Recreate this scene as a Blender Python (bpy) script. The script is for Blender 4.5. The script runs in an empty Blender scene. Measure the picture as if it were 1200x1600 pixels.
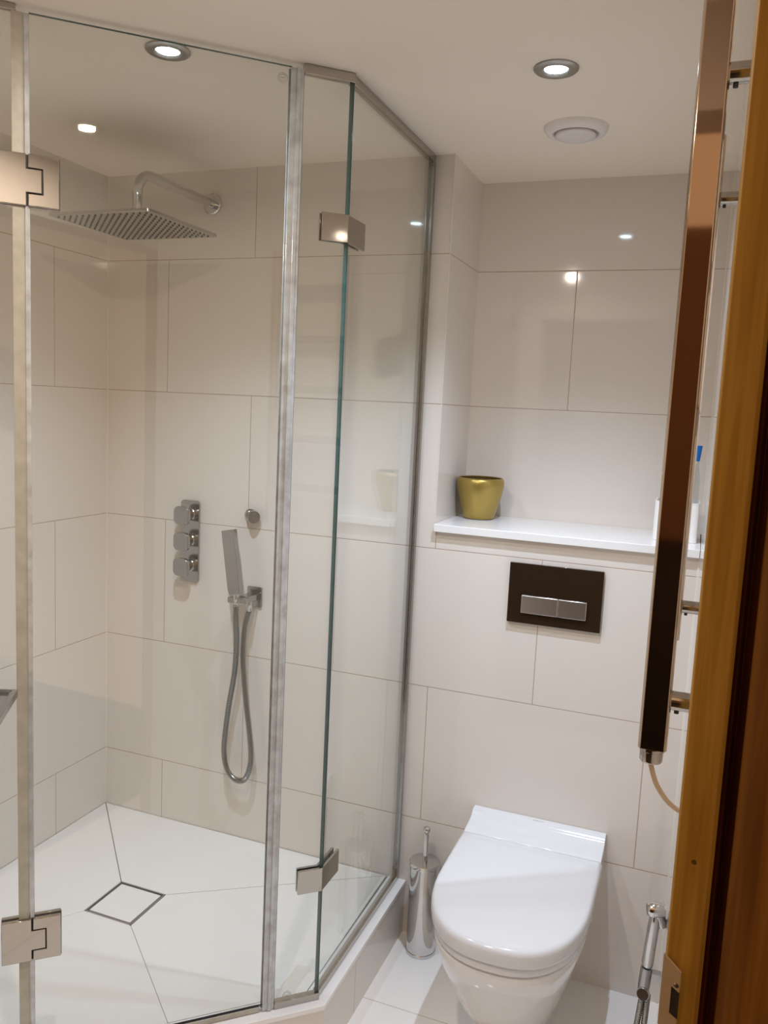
import bpy, bmesh, math
from mathutils import Vector, Matrix
PI = math.pi
SC = bpy.context.scene
COL = SC.collection

# ------------------------------------------------------------------ camera, world, exposure
cd = bpy.data.cameras.new('camera'); camo = bpy.data.objects.new('camera', cd); COL.objects.link(camo)
R_ = Vector((0.93219208, 0.3589277, 0.04678498)); U_ = Vector((-0.08832033, 0.10020336, 0.99103926)); F_ = Vector((-0.35102343, 0.92797101, -0.12510939))
M = Matrix((R_, U_, -F_)).transposed().to_4x4(); M.translation = Vector((1.79324, -2.18467, 1.54519)); camo.matrix_world = M
cd.sensor_fit = 'VERTICAL'; cd.sensor_height = 36.0; cd.lens = 1292.57 / 1600 * 36.0; cd.clip_start = 0.01
SC.camera = camo
SC.view_settings.view_transform = 'Standard'; SC.view_settings.look = 'None'; SC.view_settings.gamma = 1.0
SC.view_settings.use_curve_mapping = False; SC.view_settings.exposure = 1.48
w = bpy.data.worlds.new('world'); SC.world = w; w.use_nodes = True
w.node_tree.nodes['Background'].inputs[0].default_value = (0.30, 0.19, 0.11, 1); w.node_tree.nodes['Background'].inputs[1].default_value = 0.95
SC.cycles.max_bounces = 14; SC.cycles.transparent_max_bounces = 24; SC.cycles.glossy_bounces = 6; SC.cycles.diffuse_bounces = 12
SC.cycles.caustics_reflective = False; SC.cycles.caustics_refractive = False; SC.cycles.sample_clamp_indirect = 3.0

CEIL = 2.2163; TRAY = 0.163; WR = 1.813; ND = 0.2953; NX = 1.1208; LEDGE = 1.2330
FRONT = -1.70

# ------------------------------------------------------------------ materials
def mat(name, col, rough=0.5, metal=0.0, spec=0.5, emit=None, es=0, coat=0.0, bump=None, var=None):
    m = bpy.data.materials.new(name); m.use_nodes = True; nt = m.node_tree; b = nt.nodes['Principled BSDF']
    b.inputs['Base Color'].default_value = (*col, 1); b.inputs['Roughness'].default_value = rough; b.inputs['Metallic'].default_value = metal
    b.inputs['Specular IOR Level'].default_value = spec; b.inputs['Coat Weight'].default_value = coat
    if emit: b.inputs['Emission Color'].default_value = (*emit, 1); b.inputs['Emission Strength'].default_value = es
    tc = nt.nodes.new('ShaderNodeTexCoord')
    if bump:
        n = nt.nodes.new('ShaderNodeTexNoise'); n.inputs['Scale'].default_value = bump[0]; n.inputs['Detail'].default_value = 3
        bp = nt.nodes.new('ShaderNodeBump'); bp.inputs['Strength'].default_value = bump[1]; bp.inputs['Distance'].default_value = bump[2]
        nt.links.new(tc.outputs['Object'], n.inputs['Vector']); nt.links.new(n.outputs['Fac'], bp.inputs['Height']); nt.links.new(bp.outputs['Normal'], b.inputs['Normal'])
    if var:
        n = nt.nodes.new('ShaderNodeTexNoise'); n.inputs['Scale'].default_value = var[0]; n.inputs['Detail'].default_value = 4
        r = nt.nodes.new('ShaderNodeValToRGB'); r.color_ramp.elements[0].position = .3; r.color_ramp.elements[1].position = .7
        r.color_ramp.elements[0].color = (*var[1], 1); r.color_ramp.elements[1].color = (*col, 1)
        nt.links.new(tc.outputs['Object'], n.inputs['Vector']); nt.links.new(n.outputs['Fac'], r.inputs[0]); nt.links.new(r.outputs[0], b.inputs['Base Color'])
    return m

def math_node(nt, op, a, b=None, c=None):
    n = nt.nodes.new('ShaderNodeMath'); n.operation = op
    for i, v in enumerate((a, b, c)):
        if v is None: continue
        if isinstance(v, (int, float)): n.inputs[i].default_value = v
        else: nt.links.new(v, n.inputs[i])
    return n.outputs[0]

def tile_mat(name, ax, u0, v0, tw=0.5984, th=0.4, stagger=True, col=(0.74, 0.69, 0.635), col2=(0.71, 0.66, 0.605), grout=(0.33, 0.235, 0.17), g=0.0010, rough=0.055, axv='Z', spec=0.5):
    """wall tiles of 600 x 400 mm in half bond: ax = world axis of the tile length, joints through u0 and v0"""
    m = bpy.data.materials.new(name); m.use_nodes = True; nt = m.node_tree; b = nt.nodes['Principled BSDF']
    tc = nt.nodes.new('ShaderNodeTexCoord'); sp = nt.nodes.new('ShaderNodeSeparateXYZ'); nt.links.new(tc.outputs['Object'], sp.inputs[0])
    u = math_node(nt, 'DIVIDE', math_node(nt, 'SUBTRACT', sp.outputs[ax], u0), tw)
    v = math_node(nt, 'DIVIDE', math_node(nt, 'SUBTRACT', sp.outputs[axv], v0), th)
    row = math_node(nt, 'FLOOR', v)
    if stagger:
        par = math_node(nt, 'FLOORED_MODULO', row, 2.0); u = math_node(nt, 'ADD', u, math_node(nt, 'MULTIPLY', par, 0.5))
    def edge(x, size):
        f = math_node(nt, 'SUBTRACT', x, math_node(nt, 'ROUND', x)); f = math_node(nt, 'ABSOLUTE', f)
        return math_node(nt, 'MULTIPLY', f, size)
    du = edge(u, tw); dv = edge(v, th); d = math_node(nt, 'MINIMUM', du, dv)
    mask = math_node(nt, 'LESS_THAN', d, g)
    n = nt.nodes.new('ShaderNodeTexNoise'); n.inputs['Scale'].default_value = 1.6; n.inputs['Detail'].default_value = 5; nt.links.new(tc.outputs['Object'], n.inputs['Vector'])
    r = nt.nodes.new('ShaderNodeMix'); r.data_type = 'RGBA'; r.inputs['A'].default_value = (*col, 1); r.inputs['B'].default_value = (*col2, 1)
    nt.links.new(n.outputs['Fac'], r.inputs['Factor'])
    n2 = nt.nodes.new('ShaderNodeTexNoise'); n2.inputs['Scale'].default_value = 9; nt.links.new(tc.outputs['Object'], n2.inputs['Vector'])
    gm = nt.nodes.new('ShaderNodeMix'); gm.data_type = 'RGBA'; gm.inputs['A'].default_value = (*grout, 1); gm.inputs['B'].default_value = (min(1, grout[0]*1.45), min(1, grout[1]*1.5), min(1, grout[2]*1.55), 1)
    nt.links.new(n2.outputs['Fac'], gm.inputs['Factor'])
    x = nt.nodes.new('ShaderNodeMix'); x.data_type = 'RGBA'; nt.links.new(mask, x.inputs['Factor']); nt.links.new(r.outputs['Result'], x.inputs['A']); nt.links.new(gm.outputs['Result'], x.inputs['B'])
    nt.links.new(x.outputs['Result'], b.inputs['Base Color'])
    rr = math_node(nt, 'ADD', rough, math_node(nt, 'MULTIPLY', mask, 0.6)); nt.links.new(rr, b.inputs['Roughness'])
    h = math_node(nt, 'MINIMUM', d, 0.0025); bp = nt.nodes.new('ShaderNodeBump'); bp.inputs['Strength'].default_value = .35; bp.inputs['Distance'].default_value = .4
    nt.links.new(h, bp.inputs['Height']); nt.links.new(bp.outputs['Normal'], b.inputs['Normal'])
    b.inputs['Specular IOR Level'].default_value = spec
    return m

def glass_mat(name, tint, refl=1.0):
    m = bpy.data.materials.new(name); m.use_nodes = True; nt = m.node_tree; nt.nodes.clear()
    o = nt.nodes.new('ShaderNodeOutputMaterial'); t = nt.nodes.new('ShaderNodeBsdfTransparent'); t.inputs[0].default_value = (*tint, 1)
    g = nt.nodes.new('ShaderNodeBsdfGlossy'); g.inputs['Roughness'].default_value = 0.012; g.inputs[0].default_value = (0.95*refl, 0.97*refl, 0.96*refl, 1)
    f = nt.nodes.new('ShaderNodeFresnel'); f.inputs[0].default_value = 1.5
    # keep outward normal on both sides of the pane
    geo = nt.nodes.new('ShaderNodeNewGeometry'); ior = nt.nodes.new('ShaderNodeMix'); ior.inputs['A'].default_value = 1.5; ior.inputs['B'].default_value = 1/1.5
    fr = nt.nodes.new('ShaderNodeLayerWeight'); fr.inputs[0].default_value = 0.5
    # Schlick from facing so that both faces behave alike
    f1 = math_node(nt, 'POWER', fr.outputs['Facing'], 5.0); f2 = math_node(nt, 'MULTIPLY_ADD', f1, 0.95, 0.045)
    mx = nt.nodes.new('ShaderNodeMixShader'); nt.links.new(f2, mx.inputs[0]); nt.links.new(t.outputs[0], mx.inputs[1]); nt.links.new(g.outputs[0], mx.inputs[2])
    nt.links.new(mx.outputs[0], o.inputs[0]); nt.nodes.remove(f); nt.nodes.remove(geo); nt.nodes.remove(ior)
    return m

def wood_mat(name, c1, c2, rough=0.55, scale=1.0):
    m = bpy.data.materials.new(name); m.use_nodes = True; nt = m.node_tree; b = nt.nodes['Principled BSDF']
    tc = nt.nodes.new('ShaderNodeTexCoord'); mp = nt.nodes.new('ShaderNodeMapping'); mp.inputs['Scale'].default_value = (110*scale, 60*scale, 4.5*scale)
    nt.links.new(tc.outputs['Object'], mp.inputs[0])
    n = nt.nodes.new('ShaderNodeTexNoise'); n.inputs['Scale'].default_value = 1.6; n.inputs['Detail'].default_value = 6; n.inputs['Distortion'].default_value = 0.6; nt.links.new(mp.outputs[0], n.inputs['Vector'])
    r = nt.nodes.new('ShaderNodeValToRGB'); r.color_ramp.elements[0].position = .32; r.color_ramp.elements[1].position = .68
    r.color_ramp.elements[0].color = (*c2, 1); r.color_ramp.elements[1].color = (*c1, 1)
    nt.links.new(n.outputs['Fac'], r.inputs[0])
    v = nt.nodes.new('ShaderNodeTexVoronoi'); v.inputs['Scale'].default_value = 22; nt.links.new(tc.outputs['Object'], v.inputs['Vector'])
    k = math_node(nt, 'LESS_THAN', v.outputs['Distance'], 0.03)
    x = nt.nodes.new('ShaderNodeMix'); x.data_type = 'RGBA'; x.inputs['B'].default_value = (c2[0]*.35, c2[1]*.35, c2[2]*.35, 1)
    nt.links.new(k, x.inputs['Factor']); nt.links.new(r.outputs[0], x.inputs['A']); nt.links.new(x.outputs['Result'], b.inputs['Base Color'])
    b.inputs['Roughness'].default_value = rough; b.inputs['Specular IOR Level'].default_value = .15
    return m

ROW0 = 1.9616
T_BACK = tile_mat('cream_tile_back', 'X', 0.2275 - 0.2992, ROW0)          # band above ROW0 (even) has joints at j1
T_LEFT = tile_mat('cream_tile_left', 'Y', -0.533, ROW0)
T_NICHE = tile_mat('cream_tile_niche', 'X', 1.4155 - 0.2992, ROW0 - 0.0)
T_RIGHT = tile_mat('cream_tile_right', 'Y', -0.30, ROW0)
T_PLAIN = tile_mat('cream_tile_side', 'Y', 3.0, ROW0, tw=9.0, stagger=False)
T_FLOOR = tile_mat('white_floor_tile', 'X', 0.90, -0.306, tw=0.6, th=0.6, stagger=False, col=(0.87, 0.86, 0.84), col2=(0.83, 0.815, 0.79), grout=(0.42, 0.33, 0.25), rough=0.10, axv='Y')
T_CURB = tile_mat('cream_curb_tile', 'Y', -0.37, 0.152, tw=0.6, th=5, stagger=False, rough=0.16)
M_CEIL = mat('ceiling_paint', (0.93, 0.855, 0.755), 0.75, spec=0.2)
M_STONE = mat('white_tray_stone', (0.80, 0.785, 0.755), 0.16, var=(3.0, (0.765, 0.745, 0.71)))
M_QUARTZ = mat('white_quartz', (0.84, 0.83, 0.82), 0.09)
M_GROUTD = mat('dark_grout', (0.07, 0.055, 0.045), 0.8)
M_SIL = mat('white_sealant', (0.78, 0.75, 0.70), 0.4)
M_CHROME = mat('chrome', (0.66, 0.66, 0.66), 0.07, 1.0)
M_CHROMED = mat('dull_chrome', (0.40, 0.40, 0.40), 0.14, 1.0)
M_WCHROME = mat('warm_chrome', (0.47, 0.435, 0.395), 0.05, 1.0)
M_STEEL = mat('brushed_nickel', (0.42, 0.40, 0.38), 0.28, 1.0)
M_HEAD = mat('shower_head_steel', (0.52, 0.51, 0.49), 0.22, 1.0)
M_NOZ = mat('rubber_nozzle', (0.055, 0.05, 0.045), 0.5)
M_DARK = mat('dark_gap', (0.02, 0.015, 0.012), 0.6)
M_HOSE = mat('steel_hose', (0.33, 0.325, 0.31), 0.25, 1.0)
M_CERAM = mat('white_ceramic', (0.80, 0.79, 0.78), 0.06, coat=0.5)
M_SEAT = mat('white_seat_plastic', (0.735, 0.745, 0.765), 0.12)
M_GOLD = mat('gold_paint', (0.40, 0.285, 0.075), 0.36, 0.7)
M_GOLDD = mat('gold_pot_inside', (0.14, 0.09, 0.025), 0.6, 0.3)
M_PLATE = mat('dark_mirror_glass', (0.030, 0.017, 0.009), 0.03, spec=0.9, coat=1.0)
M_PLATED = M_PLATE
M_BUTTON = mat('satin_chrome_button', (0.78, 0.73, 0.68), 0.27, 1.0)
M_WHITEP = mat('white_plastic', (0.82, 0.80, 0.78), 0.35)
M_VENT = mat('vent_plastic', (0.82, 0.78, 0.77), 0.4)
M_BLUE = mat('blue_cap', (0.0, 0.16, 0.62), 0.3)
M_CABLE = mat('beige_cable', (0.62, 0.47, 0.31), 0.5)
M_SEAL = mat('clear_seal_silver', (0.60, 0.64, 0.67), 0.16, 0.25, var=(40, (0.42, 0.43, 0.44)))
M_SEALY = mat('aged_clear_seal', (0.47, 0.45, 0.385), 0.3, 0.0, var=(40, (0.38, 0.36, 0.30)))
M_EDGE = mat('glass_edge_green', (0.035, 0.095, 0.095), 0.12, 0.0, spec=0.8)
M_GLASS = glass_mat('shower_glass', (0.968, 0.972, 0.955))
M_CLEAR = glass_mat('clear_plastic', (0.86, 0.89, 0.90))
M_ETCH = mat('etched_mark', (0.36, 0.35, 0.33), 0.6)
M_TEXT = mat('grey_print', (0.20, 0.21, 0.23), 0.5)
M_JET = mat('chrome_dark_reflection', (0.25, 0.21, 0.19), 0.12, 1.0)  # brown of the reflected dark door put into the chrome colour
M_STRIKE = mat('worn_brass_plate', (0.62, 0.50, 0.35), 0.5, 0.6)
M_RAIL = mat('rail_brown_reflection', (0.42, 0.30, 0.215), 0.045, 1.0)  # chrome tinted brown for the dark room its front reflects
M_RAILE = mat('rail_lit_edge', (0.60, 0.42, 0.27), 0.12, 1.0)  # same chrome in lighter gold, the lit look of its edges
M_WOOD = wood_mat('stained_pine', (0.40, 0.235, 0.045), (0.26, 0.14, 0.022))
M_WOODD = wood_mat('pine_groove_shade', (0.115, 0.030, 0.006), (0.06, 0.013, 0.003))  # pine darkened, shadow of the frame's groove put into the colour
M_WOODM = wood_mat('brown_stained_pine', (0.20, 0.088, 0.014), (0.11, 0.042, 0.007))
M_LEDW = mat('led_cool', (1, 1, 1), 0.4, emit=(0.66, 0.88, 1.0), es=30)
M_LEDY = mat('lamp_warm', (1, .9, .7), 0.4, emit=(1.0, 0.80, 0.48), es=9)
M_HALL = mat('hall_wall_paint', (0.20, 0.11, 0.06), 0.7)
M_HALLF = mat('hall_carpet', (0.04, 0.025, 0.015), 0.9)

# ------------------------------------------------------------------ mesh helpers
def link(name, bm, m, parent=None, smooth=False, bevel=0, seg=2, autos=None):
    bmesh.ops.recalc_face_normals(bm, faces=bm.faces)
    me = bpy.data.meshes.new(name); bm.to_mesh(me); bm.free()
    for mm in (m if isinstance(m, (list, tuple)) else [m]): me.materials.append(mm)
    o = bpy.data.objects.new(name, me); COL.objects.link(o)
    if parent: o.parent = parent
    if smooth:
        for p in me.polygons: p.use_smooth = True
    if autos is not None:
        for p in me.polygons: p.use_smooth = True
        try:
            me.set_sharp_from_angle(angle=math.radians(autos))
        except Exception: pass
    if bevel:
        b = o.modifiers.new('bevel', 'BEVEL'); b.width = bevel; b.segments = seg; b.limit_method = 'ANGLE'; b.angle_limit = math.radians(35)
        b.harden_normals = False
        for p in me.polygons: p.use_smooth = True
        try: me.set_sharp_from_angle(angle=math.radians(35))
        except Exception: pass
    return o
def BM(): return bmesh.new()
def box(bm, x0, x1, y0, y1, z0, z1, mi=0):
    vs = [bm.verts.new(v) for v in [(x0,y0,z0),(x1,y0,z0),(x1,y1,z0),(x0,y1,z0),(x0,y0,z1),(x1,y0,z1),(x1,y1,z1),(x0,y1,z1)]]
    fs = [bm.faces.new([vs[i] for i in f]) for f in [(0,3,2,1),(4,5,6,7),(0,1,5,4),(1,2,6,5),(2,3,7,6),(3,0,4,7)]]
    for f in fs: f.material_index = mi
    return fs
def prism(bm, poly, z0, z1, mi=0):
    a = [bm.verts.new((x, y, z0)) for x, y in poly]; b = [bm.verts.new((x, y, z1)) for x, y in poly]; n = len(poly)
    fs = [bm.faces.new(a[::-1]), bm.faces.new(b)] + [bm.faces.new([a[i], a[(i+1) % n], b[(i+1) % n], b[i]]) for i in range(n)]
    for f in fs: f.material_index = mi
    return fs
def extr(bm, poly3, d, mi=0):
    """extrude a planar polygon of 3-D points along vector d"""
    d = Vector(d); a = [bm.verts.new(p) for p in poly3]; b = [bm.verts.new(Vector(p) + d) for p in poly3]; n = len(a)
    fs = [bm.faces.new(a[::-1]), bm.faces.new(b)] + [bm.faces.new([a[i], a[(i+1) % n], b[(i+1) % n], b[i]]) for i in range(n)]
    for f in fs: f.material_index = mi
def lathe(bm, prof, c=(0,0,0), axis=(0,0,1), n=48, cap0=True, cap1=True, mi=0):
    ax = Vector(axis).normalized(); q = Vector((0,0,1)).rotation_difference(ax).to_matrix(); c = Vector(c); rings = []
    for r, h in prof:
        rings.append([bm.verts.new(c + q @ Vector((r*math.cos(2*PI*i/n), r*math.sin(2*PI*i/n), h))) for i in range(n)])
    for a, b in zip(rings, rings[1:]):
        for i in range(n):
            f = bm.faces.new([a[i], a[(i+1) % n], b[(i+1) % n], b[i]]); f.material_index = mi
    if cap0: bm.faces.new(rings[0][::-1]).material_index = mi
    if cap1: bm.faces.new(rings[-1]).material_index = mi
def spline(pts, sub=12):
    P = [Vector(p) for p in pts]; out = []
    for i in range(len(P)-1):
        p0 = P[max(i-1, 0)]; p1 = P[i]; p2 = P[i+1]; p3 = P[min(i+2, len(P)-1)]
        for k in range(sub):
            t = k/sub
            out.append(0.5*((2*p1) + (p2-p0)*t + (2*p0-5*p1+4*p2-p3)*t*t + (3*p1-p0-3*p2+p3)*t**3))
    out.append(P[-1]); return out
def sweep(bm, pts, r, n=16, ridge=None, mi=0):
    """tube along pts; ridge=(pitch, depth) gives the coiled look of a steel hose"""
    P = [Vector(p) for p in pts]
    if ridge:
        L = [0]
        for a, b in zip(P, P[1:]): L.append(L[-1] + (b-a).length)
        N = int(L[-1] / (ridge[0]/4)); Q = []; j = 0
        for k in range(N+1):
            s = L[-1]*k/N
            while j < len(L)-2 and L[j+1] < s: j += 1
            t = (s-L[j]) / max(1e-9, L[j+1]-L[j]); Q.append(P[j].lerp(P[j+1], t))
        P = Q
    T = (P[1]-P[0]).normalized(); nrm = T.orthogonal().normalized(); rings = []
    for i, p in enumerate(P):
        t = (P[min(i+1, len(P)-1)] - P[max(i-1, 0)]).normalized()
        nrm = (nrm - t*nrm.dot(t)).normalized(); b = t.cross(nrm)
        rr = r + (ridge[1]*(1 if (i % 4) in (0, 1) else -1) if ridge else 0)
        rings.append([bm.verts.new(p + (nrm*math.cos(2*PI*k/n) + b*math.sin(2*PI*k/n))*rr) for k in range(n)])
    for a, b in zip(rings, rings[1:]):
        for k in range(n): bm.faces.new([a[k], a[(k+1) % n], b[(k+1) % n], b[k]]).material_index = mi
    bm.faces.new(rings[0][::-1]); bm.faces.new(rings[-1])
def rrect(wd, ht, r, n=6, cx=0, cy=0):
    out = []
    for sx, sy, a0 in ((1,1,0), (-1,1,90), (-1,-1,180), (1,-1,270)):
        for k in range(n+1):
            a = math.radians(a0 + 90*k/n); out.append((cx + sx*(wd/2-r) + r*math.cos(a), cy + sy*(ht/2-r) + r*math.sin(a)))
    return out
def empty(name, loc, label=None, cat=None, group=None, kind=None):
    o = bpy.data.objects.new(name, None); COL.objects.link(o); o.location = loc; o.empty_display_size = .05
    tag(o, label, cat, group, kind); return o
def tag(o, label=None, cat=None, group=None, kind=None):
    if label: o['label'] = label
    if cat: o['category'] = cat
    if group: o['group'] = group
    if kind: o['kind'] = kind
    return o
def adopt(parent, *objs):
    """parts are modelled in room coordinates; hang them on the thing without moving them"""
    bpy.context.view_layer.update()
    for o in objs:
        o.parent = parent
        o.matrix_parent_inverse = parent.matrix_world.inverted()
def struct(o): o['kind'] = 'structure'; return o
def dup_tree(o, parent=None):
    c = o.copy(); COL.objects.link(c)
    if parent: c.parent = parent
    for ch in [k for k in bpy.data.objects if k.parent == o]: dup_tree(ch, c)
    return c

# ------------------------------------------------------------------ room shell
bm = BM(); box(bm, -0.12, WR+0.15, FRONT-0.12, 0.5, -0.10, 0.0); struct(link('floor', bm, T_FLOOR))
bm = BM(); box(bm, -0.12, WR+0.15, FRONT-0.12, ND+0.12, CEIL, CEIL+0.1); struct(link('ceiling', bm, M_CEIL))
# left wall
bm = BM(); box(bm, -0.12, 0, FRONT-0.12, 0.42, 0, CEIL); struct(link('wall_left', bm, T_LEFT))
# right wall
bm = BM(); box(bm, WR, WR+0.15, FRONT, ND+0.12, 0, CEIL); struct(link('wall_right', bm, T_RIGHT))
# back wall: shower part, full height, then low wall under the ledge, as one stepped piece
zl = LEDGE - 0.022
bm = BM()
box(bm, 0, NX, 0, 0.42, 0, CEIL); box(bm, NX, WR, 0, 0.42, 0, zl)
for f in bm.faces:
    if abs(f.normal.x) > .9: f.material_index = 1
bm.normal_update()
for f in bm.faces:
    f.material_index = 1 if abs(f.normal.x) > .9 else 0
struct(link('wall_back', bm, [T_BACK, T_PLAIN]))
bm = BM(); box(bm, NX, WR, ND, ND+0.12, zl, CEIL); struct(link('wall_back_niche', bm, T_NICHE))
# white corner bead lines of the tiled boxing
bm = BM(); box(bm, NX-0.0012, NX+0.0006, -0.0012, 0.001, LEDGE, CEIL); struct(link('trim_1', bm, M_SIL, bevel=0.0004))
bm = BM(); box(bm, WR-0.003, WR+0.001, -0.003, 0.001, 0, zl); box(bm, WR-0.003, WR+0.001, ND-0.003, ND+0.001, LEDGE, CEIL); struct(link('trim_2', bm, M_SIL))
bm = BM(); box(bm, -0.001, 0.0022, -0.0022, 0.001, TRAY, CEIL); struct(link('trim_3', bm, M_SIL))
# front wall beside and above the doorway, then the dim bedroom behind the photographer
bm = BM(); box(bm, -0.12, 0.95, FRONT-0.12, FRONT, 0, CEIL); box(bm, 0.95, WR+.15, FRONT-0.12, FRONT, 2.05, CEIL); struct(link('wall_front', bm, T_NICHE))
bm = BM(); box(bm, -0.6, 2.6, -4.3, -4.2, 0, 2.4); struct(link('wall_bedroom', bm, M_HALL))
bm = BM(); box(bm, -0.6, 2.6, -4.2, FRONT-0.121, -0.1, 0.0); struct(link('floor_bedroom', bm, M_HALLF))
bm = BM(); box(bm, -0.6, 2.6, -4.2, -4.17, 0, 1.0); struct(link('dark_reflection_panel', bm, M_DARK))  # unseen dark panel, added so the towel rail's lower part reflects black

# ------------------------------------------------------------------ shower tray and curb
A = Vector((1.0660, -0.5510)); DG = Vector((-0.4812, -0.4455)).normalized(); NM = Vector((DG.y, -DG.x))   # along the diagonal screen; NM points into the room?
if NM.dot(Vector((1, -1))) < 0: NM = -NM
def D(s, off=0.0): p = A + DG*s + NM*off; return (p.x, p.y)
SE = 1.15
# inner tray polygon edges
in_c = Vector(D(0.03, -0.028)); in_e = D(SE, -0.028)
IX = 1.034
def isect(offx, offd):
    # corner where x = offx meets the diagonal offset by offd
    p = A + NM*offd; t = (offx - p.x)/DG.x; return (offx, p.y + DG.y*t)
ci = isect(IX, -0.028)
tray = empty('shower_tray', (0.5, -0.5, TRAY), 'white stone shower floor with a dark edged square drain', 'shower tray')
bm = BM(); prism(bm, [(0.001,-0.001), (IX,-0.001), ci, in_e, (0.001, in_e[1])], 0.12, TRAY-0.003); g0 = link('grout_bed', bm, M_GROUTD)
x0, x1, y0, y1 = 0.352, 0.503, -0.513, -0.360
g = 0.0012; fr = 0.0095
def slab(poly):
    # shrink a convex polygon by g
    n = len(poly); P = [Vector(p) for p in poly]; ar = sum(P[i].x*P[(i+1)%n].y - P[(i+1)%n].x*P[i].y for i in range(n)); sg = 1 if ar > 0 else -1
    L = []
    for i in range(n):
        d = (P[(i+1) % n]-P[i]).normalized(); nn = Vector((-d.y, d.x))*sg; L.append((P[i]+nn*g, d))
    out = []
    for i in range(n):
        (p, d), (q, e) = L[i-1], L[i]; den = d.x*e.y - d.y*e.x
        t = ((q.x-p.x)*e.y - (q.y-p.y)*e.x)/den; out.append((p.x+d.x*t, p.y+d.y*t))
    return out
bl = (0.001, -1.015)
br = D(0.34, -0.028)
tr = (1.030, -0.002)
slabs = [
    [(0.001,-0.001), (x0,y1), (x1,y1), tr],
    [(0.001,-0.001), bl, (x0,y0), (x0,y1)],
    [tr, (x1,y1), (x1,y0), br, ci],
    [bl, (0.001, in_e[1]), in_e, br, (x1,y0), (x0,y0)],
]
so = []
for s in slabs:
    bm = BM(); prism(bm, slab(s) if len(s) < 6 else s, TRAY-0.004, TRAY); so.append(link('tray_slab', bm, M_STONE))
dr = BM()
box(dr, x0, x1, y0, y0+.0034, TRAY-.003, TRAY+.0012); box(dr, x0, x1, y1-.0034, y1, TRAY-.003, TRAY+.0012)
box(dr, x0, x0+.0034, y0, y1, TRAY-.003, TRAY+.0012); box(dr, x1-.0034, x1, y0, y1, TRAY-.003, TRAY+.0012)
drf = link('drain_frame', dr, M_STEEL)
bm = BM(); box(bm, x0+fr, x1-fr, y0+fr, y1-fr, TRAY-.004, TRAY+.0004); drt = link('drain_tile', bm, M_STONE, bevel=.0005)
adopt(tray, g0, drf, drt, *so)

# curb: tiled upstand with a white stone cap
OX = 1.0915
def band(off_in_x, off_in_d, off_out_x, off_out_d, z0, z1):
    b = BM(); a0 = isect(off_in_x, off_in_d); a1 = isect(off_out_x, off_out_d)
    prism(b, [(off_in_x, -0.0005), a0, a1, (off_out_x, -0.0005)], z0, z1)
    prism(b, [a0, D(SE, off_in_d), D(SE, off_out_d), a1], z0, z1)
    return b
curb = empty('shower_curb', (1.06, -0.5, 0), 'low cream tiled curb with white stone cap under the glass screen', 'shower curb')
c1 = link('tiled_upstand', band(IX+.001, -0.027, OX-0.003, 0.027, 0.0, TRAY-0.012), T_CURB)
c2 = link('stone_cap', band(IX+.001, -0.027, OX, 0.030, TRAY-0.012, TRAY+0.001), M_QUARTZ, bevel=.0012)
adopt(curb, c1, c2)

# ------------------------------------------------------------------ glass enclosure
GT = 0.004   # half thickness
ZB, ZT = 0.172, 2.204
def pane(name, s0, s1, z0, z1, plain_ends=False):
    b = BM(); a = [D(s0, -GT), D(s1, -GT), D(s1, GT), D(s0, GT)]
    fs = prism(b, a, z0, z1)
    b.normal_update()
    for f in b.faces:
        big = abs(Vector((f.normal.x, f.normal.y)).dot(NM)) > .9
        f.material_index = 0 if big or (plain_ends and abs(f.normal.z) < .5) else 1
    return link(name, b, [M_GLASS, M_EDGE])
def bar(name, s0, s1, z0, z1, o0, o1, m, bevel=0):
    b = BM(); prism(b, [D(s0, o0), D(s1, o0), D(s1, o1), D(s0, o1)], z0, z1); return link(name, b, m, bevel=bevel)
def etch(name, s, z, r=0.0100):
    b = BM(); c = D(s, GT+.0003); ax = (NM.x, NM.y, 0)
    lathe(b, [(r, 0), (r, .0002), (r-.0009, .0002), (r-.0009, 0)], (c[0], c[1], z), ax, 32, False, False)
    lathe(b, [(r*.72, 0), (r*.72, .0002), (r*.62, .0002), (r*.62, 0)], (c[0], c[1], z), ax, 32, False, False)
    for k in (-1, 0, 1):
        cc = D(s + k*r*.28, GT+.0003)
        lathe(b, [(r*.12, 0), (r*.12, .0002)], (cc[0], cc[1], z), ax, 8)
    return link(name, b, M_ETCH)

# fixed narrow panel of the diagonal (between the door and the corner)
narrow = empty('fixed_glass_panel', (*D(0.05), ZB), 'narrow fixed glass panel between shower door and glass corner', 'glass panel', kind=None)
p = pane('glass_pane', 0.0, 0.106, 0.180, 2.200); 
h_ = bar('top_channel', -0.001, 0.1062, 2.197, 2.2155, -0.008, 0.008, M_WCHROME, .001)
b_ = bar('bottom_channel', -0.001, 0.1062, 0.1642, 0.181, -0.008, 0.008, M_WCHROME, .001)
m_ = etch('etched_mark', 0.077, 0.192)
adopt(narrow, p, h_, b_, m_)

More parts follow.
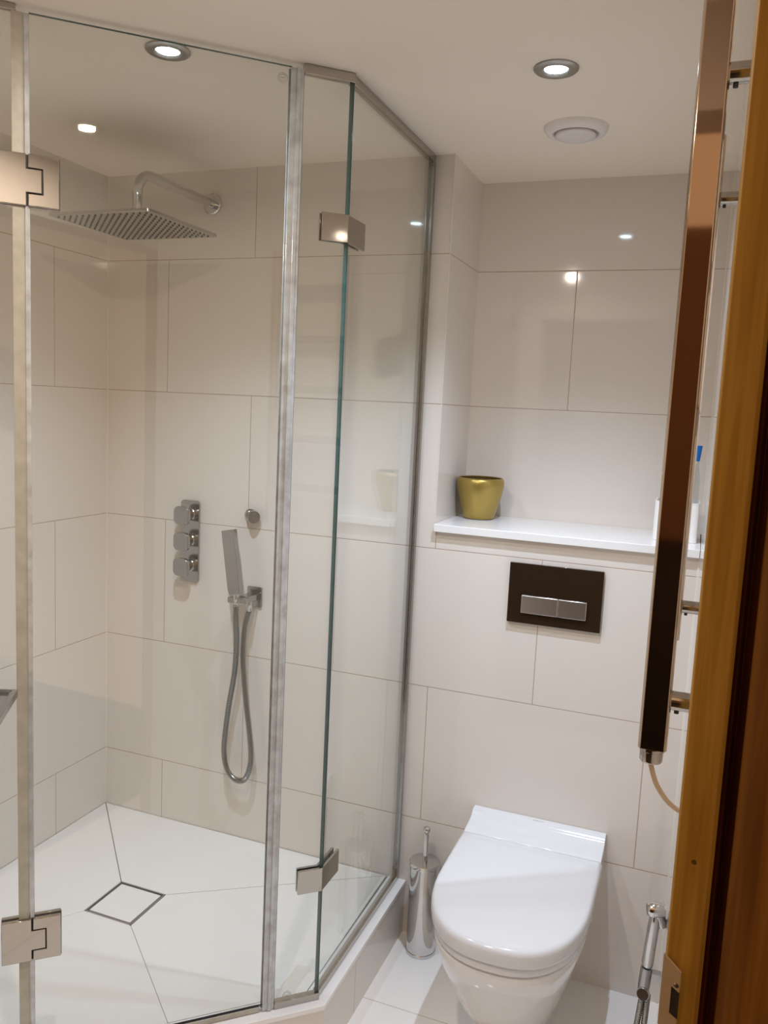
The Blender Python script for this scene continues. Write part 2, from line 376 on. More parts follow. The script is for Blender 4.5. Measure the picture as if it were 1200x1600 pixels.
# return panel, in line with x = 1.06, from the corner to the back wall
ret = empty('return_glass_panel', (1.06, -0.28, ZB), 'fixed clear glass side panel running back to the tiled wall beside the toilet brush', 'glass panel')
b = BM(); box(b, 1.06-GT, 1.06+GT, -0.5485, -0.004, 0.180, 2.200); b.normal_update()
for f in b.faces: f.material_index = 0 if abs(f.normal.x) > .9 or f.normal.y > .9 else 1
p = link('glass_pane', b, [M_GLASS, M_EDGE])
b = BM(); box(b, 1.052, 1.068, -0.5485, -0.0005, 2.197, 2.2155); h_ = link('top_channel', b, M_WCHROME, bevel=.001)
b = BM(); box(b, 1.052, 1.068, -0.5485, -0.0005, 0.1642, 0.181); b_ = link('bottom_channel', b, M_WCHROME, bevel=.001)
b = BM(); box(b, 1.0515, 1.0535, -0.016, -0.0005, 0.181, 2.197); box(b, 1.0665, 1.0685, -0.016, -0.0005, 0.181, 2.197); box(b, 1.0535, 1.0665, -0.003, -0.0005, 0.181, 2.197)
v_ = link('wall_channel', b, M_CHROMED)
adopt(ret, p, h_, b_, v_)

# door
door = empty('glass_shower_door', (*D(0.37), ZB), 'frameless clear glass shower door between two long vertical seals', 'shower door')
p = pane('glass_pane', 0.131, 0.611, 0.178, 2.206, True)
s1 = BM()
prism(s1, [D(.107, -.006), D(.136, -.006), D(.136, -.0042), D(.107, -.0042)], 0.166, 2.204)
prism(s1, [D(.107, .0042), D(.134, .0042), D(.134, .0060), D(.107, .0060)], 0.166, 2.204)
prism(s1, [D(.112, -.0042), D(.129, -.0042), D(.129, .0042), D(.112, .0042)], 0.166, 2.204)
prism(s1, [D(.113, .006), D(.123, .006), D(.122, .0095), D(.114, .0095)], 0.166, 2.204)
s1 = link('magnetic_seal', s1, M_SEAL, bevel=.0006); s1['label'] = 'silvery translucent magnetic seal'
s2 = bar('drip_seal', 0.14, 0.60, 0.166, 0.178, -0.005, 0.006, M_SEALY, .0008)
m_ = etch('etched_mark', 0.150, 2.181)
adopt(door, p, s1, s2, m_)

# left fixed panel, carrying the hinges and the bar handle
left = empty('side_glass_panel', (*D(0.8), ZB), 'clear glass panel left of the shower door with a square chrome frame handle', 'glass panel')
p = pane('glass_pane', 0.631, 1.12, 0.180, 2.206, True)
s3 = BM()
for sg in (-1, 1): prism(s3, [D(.622, sg*.0042), D(.640, sg*.0042), D(.640, sg*.0058), D(.622, sg*.0054)], 0.166, 2.204)
prism(s3, [D(.620, -.0042), D(.6305, -.0042), D(.6305, .0042), D(.620, .0042)], 0.166, 2.204)
s3 = link('hinge_side_seal', s3, M_SEALY, bevel=.0005); s3['label'] = 'yellowed translucent vertical seal'
s4 = BM(); prism(s4, [D(.6105, -.0050), D(.6195, -.0050), D(.6195, .0050), D(.6105, .0050)], 0.166, 2.204)
s4 = link('hinge_side_seal', s4, M_SEAL, bevel=.0012); s4['label'] = 'grey translucent vertical seal strip'
h_ = bar('bottom_channel', 0.632, 1.12, 0.1642, 0.181, -0.008, 0.008, M_WCHROME, .001)
t_ = bar('top_channel', 0.632, 1.12, 2.2045, 2.2155, -0.006, 0.006, M_WCHROME, .001)
# square frame handle standing out from the glass, bright rims round a polished inner plate
hb = BM(); P0 = Vector((.6183, -1.005)); ea = Vector((-.924, -.383)).normalized(); eb = Vector((.55, -.83)).normalized()
def hq(u0, u1, v0, v1, z0, z1): prism(hb, [tuple(P0+ea*u+eb*v) for u, v in ((u0,v0),(u1,v0),(u1,v1),(u0,v1))], z0, z1)
LU, LV = .062, .165
hq(0, LU, 0, .006, .966, .980); hq(0, LU, LV-.006, LV, .966, .980); hq(0, .010, .006, LV-.006, .966, .980); hq(LU-.008, LU, .006, LV-.006, .966, .980)
hq(.010, .013, .0065, LV-.0065, .966, .9785); hq(.013, LU-.008, .006, .009, .966, .9785)
hq(.013, LU-.008, .009, LV-.006, .966, .974)
hd = link('frame_handle', hb, M_CHROMED, bevel=.0006); hd['label'] = 'square chrome frame handle'
adopt(left, p, s3, s4, h_, t_, hd)

# glass-to-glass hinges
def hinge(zb, label):
    e = empty('glass_hinge', (*D(0.615), zb), label, 'hinge', 'chrome glass hinges of the shower door')
    H = 0.090; out = []
    for side in (1, -1):
        o0, o1 = (GT, GT+.0085) if side > 0 else (-GT-.0085, -GT)
        b = BM(); c = lambda s, z: (*D(s, o0), z)
        dd = Vector((NM.x, NM.y, 0))*(o1-o0)
        # right plate, a C round the tongue
        extr(b, [c(.561,zb), c(.6135,zb), c(.6135,zb+.0215), c(.5885,zb+.0215), c(.5885,zb+.0665), c(.6135,zb+.0665), c(.6135,zb+H), c(.561,zb+H)], dd)
        out.append(link('door_plate', b, M_WCHROME, bevel=.0012))
        b = BM()
        extr(b, [c(.6165,zb), c(.672,zb), c(.672,zb+H), c(.6165,zb+H), c(.6165,zb+.0645), c(.5905,zb+.0645), c(.5905,zb+.0235), c(.6165,zb+.0235)], dd)
        out.append(link('panel_plate', b, M_WCHROME, bevel=.0012))
    b = BM(); lathe(b, [(.0042, 0), (.0042, H-.004)], (*D(.615, 0.0), zb+.002), (0,0,1), 16); out.append(link('pin', b, M_CHROME))
    b = BM(); prism(b, [D(.560, -GT-.0035), D(.672, -GT-.0035), D(.672, GT+.0035), D(.560, GT+.0035)], zb+.001, zb+H-.001); out.append(link('gasket', b, M_DARK))
    adopt(e, *out); return e
hinge(1.8755, 'square chrome hinge near the top of the glass shower door'); hinge(0.4025, 'square chrome hinge near the bottom of the glass shower door')

# 135 degree corner brackets
def bracket(zb, label):
    e = empty('corner_bracket', (1.066, -0.55, zb), label, 'bracket', 'chrome corner brackets of the glass screen'); out = []
    Z = zb+.056; t = .006
    oo = isect(1.06+GT+t, GT+t); oi = isect(1.06+GT, GT)
    b = BM(); prism(b, [D(.061, GT), D(.061, GT+t), oo, (1.06+GT+t, -0.468), (1.06+GT, -0.468), oi], zb, Z); out.append(link('outer_plate', b, M_WCHROME, bevel=.0008))
    ii = isect(1.06-GT, -GT); io = isect(1.06-GT-t, -GT-t)
    b = BM(); prism(b, [D(.061, -GT), ii, (1.06-GT, -0.468), (1.06-GT-t, -0.468), io, D(.061, -GT-t)], zb, Z); out.append(link('inner_plate', b, M_CHROMED, bevel=.0008))
    adopt(e, *out); return e
bracket(1.8810, 'angled chrome bracket clamping the upper glass corner'); bracket(0.4385, 'angled chrome bracket clamping the lower glass corner')

# ------------------------------------------------------------------ rain shower
e = empty('rain_shower', (0.38, 0, 2.06), 'square overhead rain shower on a curved chrome wall arm', 'shower head')
hz = 1.9795; hx, hy, hs = 0.375, -0.350, 0.150
b = BM(); pts = [(0.38, -0.003, 2.118), (0.38, -0.20, 2.118)]
for k in range(0, 13):
    a = math.radians(90*k/12); pts.append((0.38, -0.295 - 0.058*math.sin(a), 2.118 - 0.058*(1-math.cos(a))))
pts += [(0.38, -0.353, 2.020)]
sweep(b, pts, 0.0132, 24); arm = link('arm', b, M_CHROME, autos=40)
b = BM(); lathe(b, [(.030, 0), (.030, .006), (.027, .009), (.014, .010)], (0.38, 0, 2.118), (0,-1,0), 40); fl = link('wall_flange', b, M_CHROME, autos=40)
b = BM(); lathe(b, [(.016, 0), (.018, .004), (.018, .012), (.013, .022), (.0125, .038)], (0.38, -0.353, hz+.0075), (0,0,1), 32); nu = link('swivel_joint', b, M_CHROME, autos=40)
b = BM(); prism(b, rrect(2*hs, 2*hs, .006, 4, hx, hy), hz, hz+.008); hp = link('head_plate', b, M_HEAD, bevel=.001)
b = BM(); N = 15
for i in range(N):
    for j in range(N):
        x = hx - hs + .018 + i*(2*hs-.036)/(N-1); y = hy - hs + .018 + j*(2*hs-.036)/(N-1)
        lathe(b, [(.0030, 0), (.0026, .0014), (.0014, .0028)], (x, y, hz+.0002), (0,0,-1), 8)
nz = link('nozzles', b, M_NOZ); nz['kind'] = 'stuff'; nz['label'] = 'grid of dark rubber nozzles'
adopt(e, arm, fl, nu, hp, nz)

# ------------------------------------------------------------------ thermostatic valve
vx = 0.3235
e = empty('shower_valve', (vx, 0, 1.10), 'tall chrome wall plate with three rounded square knobs in the shower', 'shower valve')
def yprism(b, poly, y0, y1):  # poly in (x, z)
    extr(b, [(x, y0, z) for x, z in poly], (0, y1-y0, 0))
b = BM(); yprism(b, rrect(0.067, 0.258, .010, 6, vx, 1.1015), -0.001, -0.008); pl = link('back_plate', b, M_CHROMED, bevel=.001)
kn = []
for z in (1.188, 1.1065, 1.0265):
    b = BM(); lathe(b, [(.021, 0), (.021, .004), (.0185, .006), (.0185, .032), (.0195, .036)], (vx, -.008, z), (0,-1,0), 32); st = link('knob_stem', b, M_CHROMED, autos=40)
    b = BM(); yprism(b, rrect(0.054, 0.056, .017, 8, vx, z), -0.043, -0.056); kf = link('knob', b, M_CHROMED, bevel=.002, seg=3)
    adopt(kf, st); kn.append(kf)
adopt(e, pl, *kn)

# ------------------------------------------------------------------ body jet
e = empty('body_jet', (0.540, 0, 1.202), 'small round chrome body jet on the shower wall above the hand shower', 'body jet')
b = BM(); lathe(b, [(.019, 0), (.019, .005), (.016, .008)], (0.536, -.0005, 1.203), (0,-1,0), 32); f1 = link('flange', b, M_CHROMED, autos=40)
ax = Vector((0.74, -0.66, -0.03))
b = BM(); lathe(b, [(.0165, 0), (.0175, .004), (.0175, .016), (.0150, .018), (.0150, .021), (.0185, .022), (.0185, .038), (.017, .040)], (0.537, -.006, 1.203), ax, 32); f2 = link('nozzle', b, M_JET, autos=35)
adopt(e, f1, f2)

# ------------------------------------------------------------------ hand shower set
e = empty('hand_shower_holder', (0.56, 0, 0.955), 'square chrome wall holder and outlet of the hand shower', 'shower holder')
b = BM(); yprism(b, rrect(0.050, 0.062, .004, 4, 0.559, 0.9535), -0.0005, -0.007); a1 = link('wall_plate', b, M_CHROMED, bevel=.001)
b = BM(); box(b, 0.541, 0.575, -0.064, -0.006, 0.946, 0.966); box(b, 0.512, 0.575, -0.085, -0.062, 0.946, 0.963)
a2 = link('cradle_arm', b, M_CHROMED, bevel=.002)
b = BM(); lathe(b, [(.009, 0), (.009, .028), (.0075, .030)], (0.562, -.040, 0.946), (0,0,-1), 24); a3 = link('hose_outlet', b, M_CHROME, autos=40)
adopt(e, a1, a2, a3)
e = empty('hand_shower', (0.537, -0.078, 0.96), 'slim square stick hand shower with hanging chrome hose', 'hand shower')
b = BM(); up = Vector((-0.036, 0.012, 0.190)); base = Vector((0.5375, -0.079, 0.972)); dx = Vector((0.0205, 0, 0.004)); dy = Vector((0, 0.011, 0))
vs = []
for q, sc in ((base, .82), (base + up*.1, 1.0), (base + up, 1.0)):
    vs.append([b.verts.new(q + sx*dx*sc + sy*dy*sc) for sx, sy in ((-1,-1),(1,-1),(1,1),(-1,1))])
for r0, r1 in zip(vs, vs[1:]):
    for i in range(4): b.faces.new([r0[i], r0[(i+1) % 4], r1[(i+1) % 4], r1[i]])
b.faces.new(vs[0][::-1]); b.faces.new(vs[-1])
h1 = link('handset', b, M_CHROMED, bevel=.002, seg=3)
b = BM(); lathe(b, [(.0085, 0), (.0095, .006), (.0095, .022), (.0075, .026), (.0075, .040)], (0.5385, -.078, 0.976), (0.02,0,-1), 24); h2 = link('hose_cone', b, M_CHROME, autos=40)
hp_ = [(0.538,-.078,.940), (0.5370,-.076,.900), (0.5345,-.064,0.8241), (0.5235,-.052,0.7222), (0.5037,-.046,0.6173), (0.4922,-.044,0.5328), (0.4880,-.044,0.4591), (0.5000,-.044,0.4045), (0.5290,-.044,0.3760), (0.5590,-.044,0.3790), (0.5770,-.044,0.4100), (0.5829,-.042,0.4575), (0.5763,-.042,0.5282), (0.5624,-.042,0.6175), (0.5508,-.042,0.7068), (0.5440,-.040,0.7855), (0.5480,-.040,0.8658), (0.5610,-.040,0.9161)]
b = BM(); sweep(b, spline(hp_, 10), 0.0076, 16, ridge=(0.0055, 0.0012)); h3 = link('hose', b, M_HOSE)
adopt(e, h1, h2, h3)

# ------------------------------------------------------------------ ledge and what stands on it
bm = BM(); box(bm, NX+.0005, WR-.0005, -0.016, ND-.0005, LEDGE-.022, LEDGE-.0005)
lg = link('niche_shelf', bm, M_QUARTZ, bevel=.0015); tag(lg, 'long glossy white stone shelf in the tiled niche above the toilet', 'shelf')
px, py = 1.193, 0.196
e = empty('flower_pot', (px, py, LEDGE), 'round tapered gold flower pot on the white niche shelf', 'flower pot')
b = BM(); lathe(b, [(.040,.000),(.045,.002),(.050,.018),(.058,.046),(.0655,.076),(.0700,.098),(.0702,.108),(.0680,.117),(.0640,.1215),(.0620,.1195)], (px,py,LEDGE), (0,0,1), 64, True, False); o1 = link('pot_body', b, M_GOLD, smooth=True)
b = BM(); lathe(b, [(.0620,.1195),(.0645,.108),(.0630,.090),(.052,.045),(.044,.020),(.001,.020)], (px,py,LEDGE), (0,0,1), 64, False, True); o2 = link('pot_lining', b, M_GOLDD, smooth=True); o2['label'] = 'shadowed inside of the pot'
adopt(e, o1, o2)

# open white holder, blue capped bottle in it
bm = BM(); x0_, x1_, y0_, y1_ = 1.692, 1.803, 0.088, 0.205
outer = rrect(x1_-x0_, y1_-y0_, .012, 6, (x0_+x1_)/2, (y0_+y1_)/2); inner = rrect(x1_-x0_-.008, y1_-y0_-.008, .009, 6, (x0_+x1_)/2, (y0_+y1_)/2)
def loopz(poly, z): return [bm.verts.new((x, y, z)) for x, y in poly]
rings = [loopz(outer, LEDGE)]
zz = LEDGE+.004
while zz < LEDGE+.098:      # fine horizontal ribs
    sc_ = 1.0; rings.append(loopz(outer, zz)); rings.append(loopz([((x-1.7475)*.992+1.7475, (y-.1465)*.992+.1465) for x, y in outer], zz+.0015)); zz += .006
rings += [loopz(outer, LEDGE+.1005), loopz(outer, LEDGE+.104), loopz(inner, LEDGE+.104), loopz(inner, LEDGE+.004)]
n_ = len(outer)
for r0, r1 in zip(rings, rings[1:]):
    for i in range(n_): bm.faces.new([r0[i], r0[(i+1) % n_], r1[(i+1) % n_], r1[i]])
bm.faces.new(rings[0][::-1]); bm.faces.new(rings[-1])
o = link('storage_pot', bm, M_WHITEP, autos=50); tag(o, 'white ribbed open box at the right end of the niche shelf', 'box')
e = empty('capped_bottle', (1.782, 0.155, LEDGE+.004), 'clear bottle with a blue cap standing in the white box', 'bottle')
b = BM(); lathe(b, [(.013,0),(.0145,.004),(.0145,.13),(.013,.165),(.0085,.196),(.0078,.2055)], (1.783,.155,LEDGE+.0045), (0,0,1), 32, True, False); o1 = link('bottle_body', b, M_CLEAR, smooth=True)
b = BM(); lathe(b, [(.0085,0),(.0092,.002),(.0130,.038),(.0130,.041)], (1.783,.155,LEDGE+.2105), (0,0,1), 32); o2 = link('cap', b, M_BLUE, autos=40); o2['label'] = 'bright blue cap'
b = BM(); lathe(b, [(.0078,0),(.0078,.005)], (1.783,.155,LEDGE+.2055), (0,0,1), 32); o3 = link('collar', b, M_WHITEP, autos=40)
adopt(e, o1, o2, o3)

# ------------------------------------------------------------------ flush plate
e = empty('flush_plate', (1.4646, 0, 1.068), 'dark glass dual flush plate on the wall above the toilet', 'flush plate')
b = BM(); yprism(b, rrect(0.247, 0.1635, .0015, 2, 1.4646, 1.0685), -0.0005, -0.012); o1 = link('glass_plate', b, M_PLATE, bevel=.0008)
b = BM(); box(b, 1.3785, 1.4755, -0.0185, -0.012, 1.0165, 1.0645); o2 = link('flush_button', b, M_BUTTON, bevel=.0012)
b = BM(); box(b, 1.4768, 1.5500, -0.0185, -0.012, 1.0165, 1.0645); o3 = link('flush_button', b, M_BUTTON, bevel=.0012)
adopt(e, o1, o2, o3)

# ------------------------------------------------------------------ toilet
TX = 1.466
e = empty('wall_hung_toilet', (TX, 0, 0.08), 'white wall hung toilet with closed seat lid', 'toilet')
def dshape(a, yb, ym, yf, n=2.35, N=28, cx=TX):
    """D outline: straight sides from yb to ym, super-elliptic nose to yf"""
    pts = [(cx+a, yb), (cx+a, yb*.66+ym*.34), (cx+a, yb*.33+ym*.67)]
    for k in range(N+1):
        t = PI*k/N; c, s = math.cos(t), math.sin(t)
        pts.append((cx + a*math.copysign(abs(c)**(2/n), c), ym - (ym-yf)*abs(s)**(2/n)))
    pts += [(cx-a, yb*.33+ym*.67), (cx-a, yb*.66+ym*.34), (cx-a, yb)]
    return pts
def loft(b, rings, close=True):
    V = [[b.verts.new(p) for p in r] for r in rings]; n = len(V[0])
    for r0, r1 in zip(V, V[1:]):
        for i in range(n): b.faces.new([r0[i], r0[(i+1) % n], r1[(i+1) % n], r1[i]])
    if close: b.faces.new(V[0][::-1]); b.faces.new(V[-1])
def R3(a, yb, ym, yf, z, tilt=0.0, n=2.35):
    return [(x, y, z + tilt*(y+0.35)) for x, y in dshape(a, yb, ym, yf, n)]
# lid
b = BM(); loft(b, [R3(.180,-.118,-.30,-0.5600,0.3765,0,2.45), R3(.1835,-.116,-.30,-0.5660,0.3805,0,2.45), R3(.185,-.115,-.30,-0.5690,0.3885,0,2.45), R3(.185,-.115,-.30,-0.5690,0.4085,0,2.45), R3(.1838,-.116,-.30,-0.5675,0.4150,0,2.45), R3(.181,-.118,-.30,-0.5635,0.4195,0,2.45), R3(.175,-.122,-.30,-0.5560,0.4217,0,2.45), R3(.13,-.16,-.30,-0.5040,0.4230,0,2.45)])
lid = link('lid', b, M_SEAT, autos=50)
# seat ring under the lid
b = BM(); loft(b, [R3(.176,-.120,-.31,-.558,.356), R3(.179,-.119,-.31,-.563,.360), R3(.179,-.119,-.31,-.563,.3725), R3(.177,-.120,-.31,-.560,.3760)])
seat = link('seat', b, M_SEAT, autos=50)
# hinge cover: raised back with a concave ramp down to the lid
prof = [(-.0008,.365),(-.0008,.441),(-.003,.4440),(-.020,.4445),(-.027,.4425),(-.033,.4355),(-.040,.4300),(-.052,.4265),(-.075,.4240),(-.106,.4215),(-.112,.418),(-.1135,.365)]
b = BM(); extr(b, [(TX-.1815, y, z) for y, z in prof], (.363, 0, 0)); hc = link('hinge_cover', b, M_SEAT, bevel=.0022, seg=3)
# bowl: rim band, groove, tapering body
b = BM(); rows_ = []
for a_, ym_, yf_, z_ in ((.080,-.25,-.365,.072),(.094,-.25,-.385,.076),(.104,-.25,-.405,.088),(.117,-.26,-.435,.125),(.131,-.27,-.468,.170),(.144,-.28,-.498,.215),(.1555,-.29,-.523,.255),(.1650,-.30,-.543,.290),(.1720,-.30,-.555,.315),(.1765,-.30,-.562,.335),(.1780,-.30,-.564,.345),(.1765,-.30,-.562,.352),(.1700,-.30,-.556,.3545)):
    rows_.append([(x, y, z_) for x, y in dshape(a_, -.001, ym_, yf_, 2.35)])
loft(b, rows_)
bowl = link('bowl', b, M_CERAM, autos=45)
bt = BM(); lathe(bt, [(.0075,0),(.0075,.004),(.006,.0055)], (TX+.1755, -.240, .339), (1,0,-.1), 20); cap = link('fixing_cap', bt, M_SEAT, autos=40)
txt = bpy.data.curves.new('maker_name', 'FONT'); txt.body = 'DURAVIT'; txt.size = .0075; txt.extrude = .0001; txt.align_x = 'CENTER'
to = bpy.data.objects.new('maker_name', txt); COL.objects.link(to); to.location = (TX+.002, -.0215, .4444); txt.materials.append(M_TEXT)
dg_ = bpy.context.evaluated_depsgraph_get(); me = bpy.data.meshes.new_from_object(to.evaluated_get(dg_)); bpy.data.objects.remove(to)
to = bpy.data.objects.new('maker_name', me); COL.objects.link(to); to.location = (TX+.002, -.0215, .4444); to['label'] = 'small grey maker lettering'
adopt(e, lid, seat, hc, bowl, cap, to)

# ------------------------------------------------------------------ toilet brush
bx, by = 1.1645, -0.060
e = empty('toilet_brush', (bx, by, 0), 'polished steel toilet brush canister between shower curb and toilet', 'toilet brush')
b = BM(); lathe(b, [(.0425,.0005),(.0430,.002),(.0430,.008),(.0412,.010),(.0412,.262)], (bx,by,0), (0,0,1), 56); o1 = link('canister', b, M_CHROME, autos=40)
b = BM(); lathe(b, [(.0432,0),(.0440,.002),(.0440,.010),(.0425,.012),(.010,.0135)], (bx,by,.2625), (0,0,1), 56); o2 = link('lid', b, M_CHROME, autos=30)
b = BM(); lathe(b, [(.0075,0),(.0070,.08),(.0055,.085)], (bx,by,.2755), (0,0,1), 24)
lathe(b, [(.001,0)] + [(.0105*math.sin(PI*k/16), .0105*(1-math.cos(PI*k/16))) for k in range(1, 16)] + [(.001,.021)], (bx,by,.357), (0,0,1), 24); o3 = link('handle', b, M_CHROME, autos=40)
adopt(e, o1, o2, o3)

# ------------------------------------------------------------------ ceiling fittings
def downlight(x, y, label, mled, r=.0435, power=30, col=(1,1,1), bezel=M_STEEL, rl=.021, spot=150, group='recessed ceiling spotlights'):
    e = empty('downlight', (x, y, CEIL), label, 'ceiling light', group)
    b = BM(); lathe(b, [(r, 0), (r, .003), (r-.003, .0055), (rl+.006, .0060), (rl+.002, .0035), (rl+.001, .001)], (x,y,CEIL), (0,0,-1), 48, False, False); o1 = link('bezel', b, bezel, autos=40)
    b = BM(); lathe(b, [(rl+.001, .001), (rl, .0028), (rl*.5, .0042), (.0005, .0048)], (x,y,CEIL), (0,0,-1), 48, True, False); o2 = link('lamp_lens', b, mled, smooth=True)
    adopt(e, o1, o2)
    if spot > 160:      # frosted lamp: a glowing disc
        l = bpy.data.lights.new('downlight_beam', 'AREA'); l.shape = 'DISK'; l.size = 2*rl - .004; l.energy = power/5.0; l.color = col; dz = .0065
    else:
        l = bpy.data.lights.new('downlight_beam', 'SPOT'); l.energy = power; l.color = col; l.spot_size = math.radians(spot); l.spot_blend = 1.0; l.shadow_soft_size = .010; dz = .016
    lo = bpy.data.objects.new('downlight_beam', l); COL.objects.link(lo); lo.location = (x, y, CEIL-dz)
    return e
COOL = (0.84, 1.0, 1.24); WARM = (1.0, 0.82, 0.60)
downlight(0.7555, -0.750, 'bright cool spotlight in the ceiling seen through the shower door', M_LEDW, power=17, col=COOL, spot=122)
downlight(1.4640, -0.482, 'bright cool spotlight in the ceiling above the toilet', M_LEDW, power=17, col=COOL, spot=112)
# a further lamp of the same row, above the frame near the doorway
downlight(1.142, -1.354, 'warm spotlight in the ceiling near the doorway', M_LEDY, power=17, col=(1.0, .88, .76), spot=170)

vx_, vy_ = 1.4535, -0.134
e = empty('ceiling_vent', (vx_, vy_, CEIL), 'round white extractor vent valve in the ceiling above the niche', 'ceiling vent')
b = BM(); lathe(b, [(.0745, 0), (.0740, .006), (.068, .014), (.060, .0175), (.0535, .0165), (.052, .010), (.0515, .003)], (vx_,vy_,CEIL), (0,0,-1), 64, False, True); o1 = link('ring', b, M_VENT, smooth=True)
b = BM(); lathe(b, [(.036, .0), (.044, .010), (.0470, .0145), (.0460, .0175), (.034, .0190), (.001, .0195)], (vx_,vy_,CEIL-.0035), (0,0,-1), 64, True, False); o2 = link('valve_disc', b, M_VENT, smooth=True)
adopt(e, o1, o2)

# ------------------------------------------------------------------ towel rail (seen almost edge on, on the right wall)
e = empty('heated_towel_rail', (1.77, -0.90, 1.157), 'tall polished heated towel rail on the right wall beside the doorway', 'towel rail')
RX, RW = 1.7700, .0165
ups = []
for y in (-1.18, -0.640):
    b = BM()
    z0, z1 = 1.157, 2.02; ch = .0028
    poly = [(RX-RW, y+.014), (RX-RW, y-.004), (RX-RW+ch, y-.010), (RX+RW-ch, y-.010), (RX+RW, y-.004), (RX+RW, y+.014)]
    prism(b, poly, z0, z1); b.normal_update()
    for f in b.faces: f.material_index = 0 if f.normal.y < -.9 else 1
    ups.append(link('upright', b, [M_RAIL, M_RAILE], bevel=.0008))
bars = []
for k in range(5):
    z = 1.280 + .155*k
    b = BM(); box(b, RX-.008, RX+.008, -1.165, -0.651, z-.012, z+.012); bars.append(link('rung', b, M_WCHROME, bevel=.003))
st_ = []
for y in (-1.172, -0.632):
    for z in (1.2165, 1.921):
        b = BM(); lathe(b, [(.0115, 0), (.0115, .0265)], (RX+RW, y, z), (1,0,0), 28); s_ = link('standoff', b, M_WCHROME, autos=40)
        b = BM(); lathe(b, [(.0028, 0), (.0028, .0038)], (RX+RW+.0065, y, z-.0113), (0,0,-1), 12); q_ = link('grub_screw', b, M_NOZ, autos=40); adopt(s_, q_); st_.append(s_)
b = BM(); lathe(b, [(.0150, 0), (.0150, .003), (.0138, .004), (.0138, .0150), (.0125, .0175)], (RX-.0005, -1.176, 1.1568), (0,0,-1), 36); el = link('heater_cap', b, M_WCHROME, autos=30)
b = BM(); sweep(b, spline([(RX-.001,-1.176,1.141),(RX+.001,-1.176,1.131),(RX+.008,-1.176,1.112),(RX+.020,-1.174,1.0945),(RX+.031,-1.172,1.085),(RX+.0425,-1.170,1.079)], 8), .0031, 14); cb = link('power_cable', b, M_CABLE, autos=60)
adopt(e, el, cb, *ups, *bars, *st_)

# ------------------------------------------------------------------ bidet spray on the right wall
e = empty('bidet_spray', (1.80, -0.35, 0.45), 'chrome bidet hand spray hanging on the right wall beside the door frame', 'bidet spray')
sy = -0.35
b = BM(); sweep(b, spline([(1.805,sy+.01,.430),(1.7935,sy,.462),(1.7905,sy-.002,.472)], 6), .0125, 20)
lathe(b, [(.0150,-.006),(.0150,0),(.0165,.006),(.0165,.026),(.0120,.032)], (1.802,sy,.470), (-1,-.25,-.05), 28); o1 = link('spray_head', b, M_CHROME, autos=45)
b = BM(); lathe(b, [(.0100,0),(.0108,.006),(.0125,.02),(.0130,.115),(.0105,.122)], (1.7890,sy-.002,.455), (-.06,-.02,-1), 28); o2 = link('handle', b, M_CHROME, autos=45)
b = BM(); lathe(b, [(.0125,0),(.0130,.004),(.0130,.045),(.0115,.06)], (1.7815,sy-.004,.330), (-.06,-.02,-1), 28); box(b, 1.783, 1.8125, sy-.006, sy+.012, .300, .318); o3 = link('wall_hook', b, M_CHROMED, autos=45)
b = BM(); lathe(b, [(.0135,0),(.0140,.002),(.0140,.010),(.0125,.012)], (1.7800,sy-.012,.272), (-.15,-1,.25), 28); o4 = link('valve_knob', b, M_CHROME, autos=45)
b = BM(); sweep(b, spline([(1.778,sy,.275),(1.7745,sy,.22),(1.7690,sy,.15),(1.768,sy,.09),(1.776,sy+.01,.05),(1.790,sy+.02,.06),(1.796,sy+.02,.12)], 10), .0062, 14, ridge=(.0055, .0007)); o5 = link('hose', b, M_HOSE)
b = BM(); sweep(b, spline([(1.789,sy,.262),(1.787,sy,.20),(1.785,sy,.13),(1.786,sy,.08)], 10), .0062, 14, ridge=(.0055, .0007)); o6 = link('hose', b, M_HOSE)
adopt(e, o1, o2, o3, o4, o5, o6)

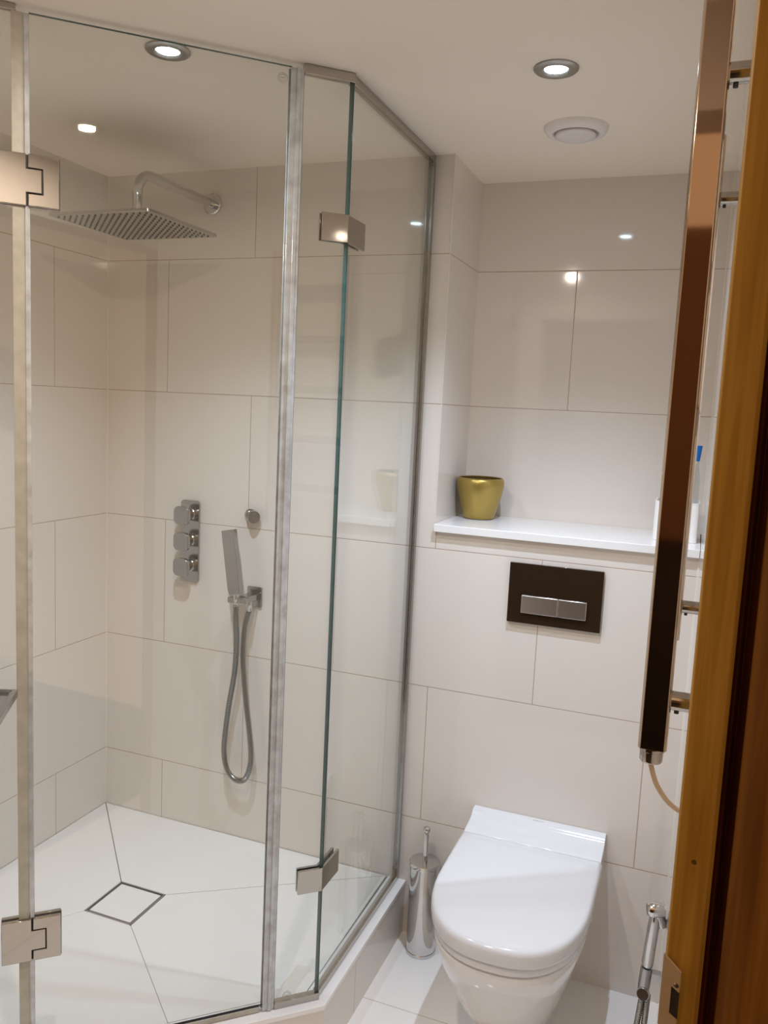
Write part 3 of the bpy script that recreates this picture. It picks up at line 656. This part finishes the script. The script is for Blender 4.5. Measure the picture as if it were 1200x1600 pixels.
# ------------------------------------------------------------------ door frame at the right, close to the camera
e = struct(empty('door_1', (1.82, -1.74, 0)))
ZD0, ZD1 = 0.0, 2.05
b = BM(); prism(b, [(1.8040,-1.7005), (1.7992,-1.7360), (1.8002,-1.7390), (1.8160,-1.7415), (1.8185,-1.7385), (1.8185,-1.7005)], ZD0, ZD1); j1 = link('door_stop', b, M_WOOD, bevel=.0008)
b = BM(); prism(b, [(1.8187,-1.7005), (1.8187,-1.7330), (1.8205,-1.7345), (1.8230,-1.7300), (1.8262,-1.7350), (1.8262,-1.7005)], ZD0, ZD1); j2 = link('frame_moulding', b, M_WOODD, bevel=.0004)
b = BM(); prism(b, [(1.8264,-1.7005), (1.8264,-1.7440), (1.8320,-1.7490), (1.8450,-1.7480), (1.90,-1.746), (2.00,-1.746), (2.00,-1.7005)], ZD0, ZD1); j3 = link('frame_board', b, M_WOODM, bevel=.0006)
# strike plate let into the left edge
b = BM(); pa = Vector((1.7988, -1.7400, 0)); pb = Vector((1.8080, -1.7432, 0)); pd = (pb-pa); nn_ = Vector((pd.y, -pd.x, 0)).normalized()
def P(u, z): q = pa + pd*u; return (q.x, q.y, z)
zt, zb_ = 1.2610, 1.2140
for poly in ([P(0,zt), P(1,zt-.0065), P(1,zt-.018), P(0,zt-.014)], [P(0,zt-.014), P(.55,zt-.0162), P(.55,zt-.0330), P(0,zt-.030)], [P(0,zt-.030), P(1,zt-.034), P(1,zb_), P(0,zb_+.006)]):
    extr(b, poly, nn_*.0012)
sp = link('strike_plate', b, M_STRIKE)
sk = []
for u, z in ((.82, zt-.0145), (.72, zb_+.006)):
    q = pa + pd*u + nn_*.0008; b = BM(); lathe(b, [(.0015,0),(.0014,.0006),(.0006,.0009)], (q.x, q.y, z), nn_, 16); s_ = link('screw', b, M_STEEL, autos=40); sk.append(s_)
b = BM(); extr(b, [P(.55,zt-.0162), P(1,zt-.018), P(1,zt-.034), P(.55,zt-.033)], nn_*.0003); ho = link('latch_hole', b, M_DARK)
adopt(sp, ho, *sk)
adopt(e, j1, j2, j3, sp)
